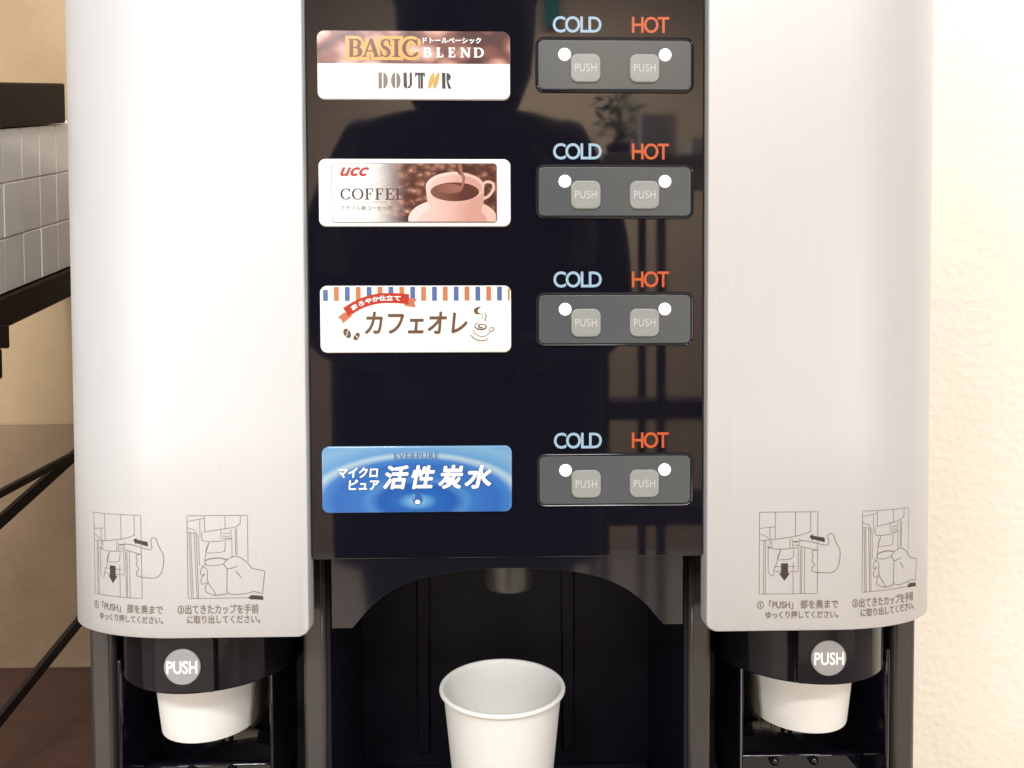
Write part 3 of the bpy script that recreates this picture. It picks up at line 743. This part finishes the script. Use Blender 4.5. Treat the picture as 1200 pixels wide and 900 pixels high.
# ------------------------------------------------------------------ rack with the white carton, beside the dispenser
SL = R(21.2)
rack = empty('display_rack', (-.56, .3, -.385)); tag(rack, 'dark steel rack with a sloping shelf and crossed braces beside the dispenser', 'rack')
XR = -.46
def slant(y0, z0, y1, z1a, z1b, z0b, x0, x1):
    return [[(x, y0, z0), (x, y1, z1a), (x, y1, z1b), (x, y0, z0b)] for x in (x0, x1)]
def beam(name, y0, y1, zt, zb, x0, x1, bev=.002):
    k = math.tan(SL); b = MB(); r = slant(y0, zt+(y0-.245)*k, y1, zt+(y1-.245)*k, zb+(y1-.245)*k, zb+(y0-.245)*k, x0, x1)
    b.loops(r); return b.build(name, RACK, rack, bevel=bev)
beam('top_rail', .05, .3465, .2605, .2190, -.56, XR)
beam('shelf', .05, .46, .0645, .0350, -.56, XR)
b = MB(); b.box(-.505, XR+.001, .18, .2525, .018, .040); b.box(-.5, XR+.0005, .185, .243, -.01, .0178)
b.build('bracket', RACK, rack, bevel=.002)
def bar(p, q, w, th=.006, x=XR):
    a, c = Vector(p), Vector(q); d = (c-a).normalized(); n = Vector((-d.y, d.x))*w/2
    b = MB(); b.loops([[(xx, *(a+n)), (xx, *(c+n)), (xx, *(c-n)), (xx, *(a-n))] for xx in (x-th, x)]); return b.build('brace', RACK, rack, bevel=.001)
bar((.10, -.142), (.375, -.0895), .007, x=XR)
bar((.10, -.204), (.375, -.0930), .011, x=XR-.008)
bar((.12, -.362), (.43, -.250), .0105, x=XR)
for yy in (.218, .455):
    b = MB(); b.box(-.482, XR-.015, yy-.012, yy+.012, -.384, .28); b.build('post', RACK, rack, bevel=.002)
# white carton of ribbed packs
b = MB(); k = math.tan(SL); y0, y1 = .07, .44
def zz(y, f): return .0655 + f*.1530 + (y-.245)*k
NY, NZ = 14, 3
b.loops(slant(y0, zz(y0, 1)-.001, y1, zz(y1, 1)-.001, zz(y1, 0)+.001, zz(y0, 0)+.001, -.56, XR-.006))
for i in range(NY):
    for j in range(NZ):
        ya, yb = y0+(y1-y0)*i/NY+.0005, y0+(y1-y0)*(i+1)/NY-.0005; fa, fb = j/NZ+.005, (j+1)/NZ-.005
        d = .0006*random.random(); x2 = XR-.0044+d
        i2 = .0005
        b.loops([[(XR-.0062, ya, zz(ya, fa)), (XR-.0062, yb, zz(yb, fa)), (XR-.0062, yb, zz(yb, fb)), (XR-.0062, ya, zz(ya, fb))],
                 [(x2-.001, ya, zz(ya, fa)), (x2-.001, yb, zz(yb, fa)), (x2-.001, yb, zz(yb, fb)), (x2-.001, ya, zz(ya, fb))],
                 [(x2, ya+i2, zz(ya+i2, fa)+i2), (x2, yb-i2, zz(yb-i2, fa)+i2), (x2, yb-i2, zz(yb-i2, fb)-i2), (x2, ya+i2, zz(ya+i2, fb)-i2)]])
tag(b.build('storage_box', BOXMAT), 'white box with a raised block pattern lying on the sloping rack shelf', 'storage box')

# ------------------------------------------------------------------ what the black panel mirrors
# person taking the picture
def make_person():
    px, py = -.055, -.74
    V = []; E = []; RR = []
    def v(x, y, z, r, r2=None, link=None):
        V.append((px+x, py+y, z)); RR.append((r, r2 or r)); i = len(V)-1
        if link is not None: E.append((link, i))
        return i
    pel = v(0, 0, -.12, .245, .14); wa = v(0, .005, .05, .215, .13, pel); ch = v(0, .0, .24, .195, .125, wa); nk = v(0, .0, .40, .085, .08, ch)
    hem = v(0, 0, -.36, .25, .14, pel)
    n2 = v(0, .01, .455, .055, .055, nk); hd = v(0, .025, .52, .085, .095, n2); v(0, .02, .60, .088, .095, hd); v(0, .005, .66, .06, .065, len(V)-1)
    for s in (-1, 1):
        sh = v(s*.165, 0, .335, .075, .075, ch); ub = v(s*.215, .01, .20, .058, .058, sh); el = v(s*.225, .04, .06, .048, .048, ub)
        fo = v(s*.155, .17, .035, .040, .040, el); wr = v(s*.085, .27, .015, .027, .03, fo); pa = v(s*.068, .305, .008, .02, .034, wr)
        for k, (dz, l) in enumerate(((.024, .03), (.009, .034), (-.006, .032), (-.02, .026))):
            a = v(s*.060, .322-.001*k, .008+dz, .0085, .0085, pa); c = v(s*(.060-l*.5), .326, .008+dz, .008, .008, a); v(s*(.060-l), .319, .008+dz, .007, .007, c)
        a = v(s*.055, .298, .028, .0095, .0095, pa); v(s*.035, .300, .036, .008, .008, a)
        hp = v(s*.09, 0, -.44, .085, .09, hem); kn = v(s*.1, .01, -.55, .06, .065, hp); an = v(s*.1, -.01, -.90, .042, .045, kn); v(s*.105, .10, -.955, .035, .032, an)
    me = bpy.data.meshes.new('person'); me.from_pydata([(x-px, y-py, z+.985) for x, y, z in V], E, [])
    o = bpy.data.objects.new('person', me); COL.objects.link(o)
    sk = o.modifiers.new('skin', 'SKIN'); sk.use_smooth_shade = True
    o.modifiers.new('sub', 'SUBSURF').levels = 2; o.modifiers['sub'].render_levels = 2
    lay = me.skin_vertices[0].data
    for d, r in zip(lay, RR): d.radius = r
    lay[0].use_root = True
    me.materials.append(mat('dark navy cloth', (.016, .016, .022), .8, var=.3, scale=60))
    place(o, None, (px, py, -.985))
    tag(o, 'person in dark jacket and cap holding a phone, mirrored in the black panel', 'person')
    b = MB()
    b.lathe([(.118, -.03), (.121, .0), (.118, .05), (.098, .095), (.055, .12), (0, .125)], (0, 0, 0), n=32)
    b.lathe([(.118, -.03), (.0, -.03)], (0, 0, 0), n=32)
    cap = b.build('cap', mat('black cap cloth', (.012, .012, .016), .8), o, (px, py+.02, .62), recalc=True)
    b = MB(); b.lathe([(.0, -.17), (.09, -.165), (.108, -.12), (.115, -.05), (.117, .0)], (0, 0, 0), n=24)
    b.build('hair', mat('dark hair', (.014, .011, .01), .6), o, (px, py-.012, .60))
make_person()
pr = bpy.data.objects['person']
b = MB()
for s_, pts in ((-1, [(-.16, .345), (-.175, .27), (-.185, .20), (-.18, .13)]), (1, [(.10, .32), (.15, .26), (.175, .20), (.165, .14)])):
    c = spline(pts, 6); n = len(c)
    b = MB(); b.loops([[(-.055+c[i][0]+(dx+.0)*(.4+.6*i/n), -.585-.03*math.cos(i/n*3)+dy, c[i][1]) for dx, dy in ((-.022, 0), (0, .012), (.022, 0), (0, -.03))] for i in range(n)])
    b.build('lapel', mat('grey knit', (.11, .105, .10), .9, var=.3, scale=90), pr)
b = MB(); b.plate(0, 0, .158, .074, .009, 0, .008, .001)
ph = b.build('phone', PLASTIC, None, (-.062, -.4235, -.004))
tag(ph, 'black phone held level in both hands in front of the dispenser', 'phone')

# open shelf unit with boxes and a plant, in the right of the mirrored room
tb = empty('open_shelf', (.72, -1.75, -.989)); tag(tb, 'open wooden shelf unit mirrored at the right of the black panel', 'shelf unit')
SHELFW = mat('pale shelf board', (.34, .28, .22), .35, var=.1); DARKW = mat('dark shelf frame', (.03, .022, .018), .5)
for z, M in ((.575, SHELFW), (-.16, DARKW), (-.47, DARKW)):
    b = MB(); b.box(.30, 1.15, -1.9, -1.6, z, z+.035 + (.02 if M is DARKW else 0)); b.build('board', M, tb, bevel=.003)
for x in (.31, .475, 1.13):
    for y in (-1.89, -1.62):
        b = MB(); b.box(x-.012, x+.012, y-.012, y+.012, -.988, .5745); b.build('post', DARKW, tb, bevel=.002)
for x, w, h, lab in ((.475, .105, .13, 'grey white box standing on top of the open shelf'), (.60, .05, .06, 'small white box near the large one on top of the open shelf')):
    b = MB(); b.plate(0, h/2, w, h, .006, -.05, .05, .004); o = b.build('storage_box', BOXMAT, None, (x, -1.7, .6105)); tag(o, lab, 'box')
pl = empty('potted_plant', (.375, -1.76, .6105)); tag(pl, 'leafy green plant in a dark pot on top of the open shelf', 'plant')
b = MB(); b.lathe([(0, 0), (.03, 0), (.04, .07), (.034, .07), (.03, .055), (0, .055)], (.375, -1.76, .6105), n=24); b.build('pot', PLASTIC, pl)
b = MB()
for i in range(140):
    a = random.random()*6.28; t = random.random(); r = .015+.07*random.random(); c = Vector((.375+r*math.cos(a), -1.76+r*math.sin(a), .69+.2*t*(1-.3*random.random())))
    d = Vector((math.cos(a), math.sin(a), random.uniform(-.6, .8))).normalized(); n = d.cross(Vector((random.random(), random.random(), 1))).normalized(); l = random.uniform(.03, .06)
    b.face([c-d*l*.5, c+n*l*.22, c+d*l*.5, c-n*l*.22])
b.build('foliage', mat('green leaves', (.06, .13, .035), .5, var=.4), pl, smooth=0)
# teal curtain strip
b = MB(); n = 40
fr = [(.245+.08*i/n, -3.22+.018*math.sin(i*1.3)) for i in range(n+1)]
b.loops([[(x, y, z) for x, y in fr] + [(x, y-.006, z) for x, y in fr[::-1]] for z in (1.75, 2.3)])
tag(b.build('curtain', mat('teal cloth', (.2, .7, .68), .7, var=.1)), 'teal curtain strip hanging on the tan room wall', 'curtain')
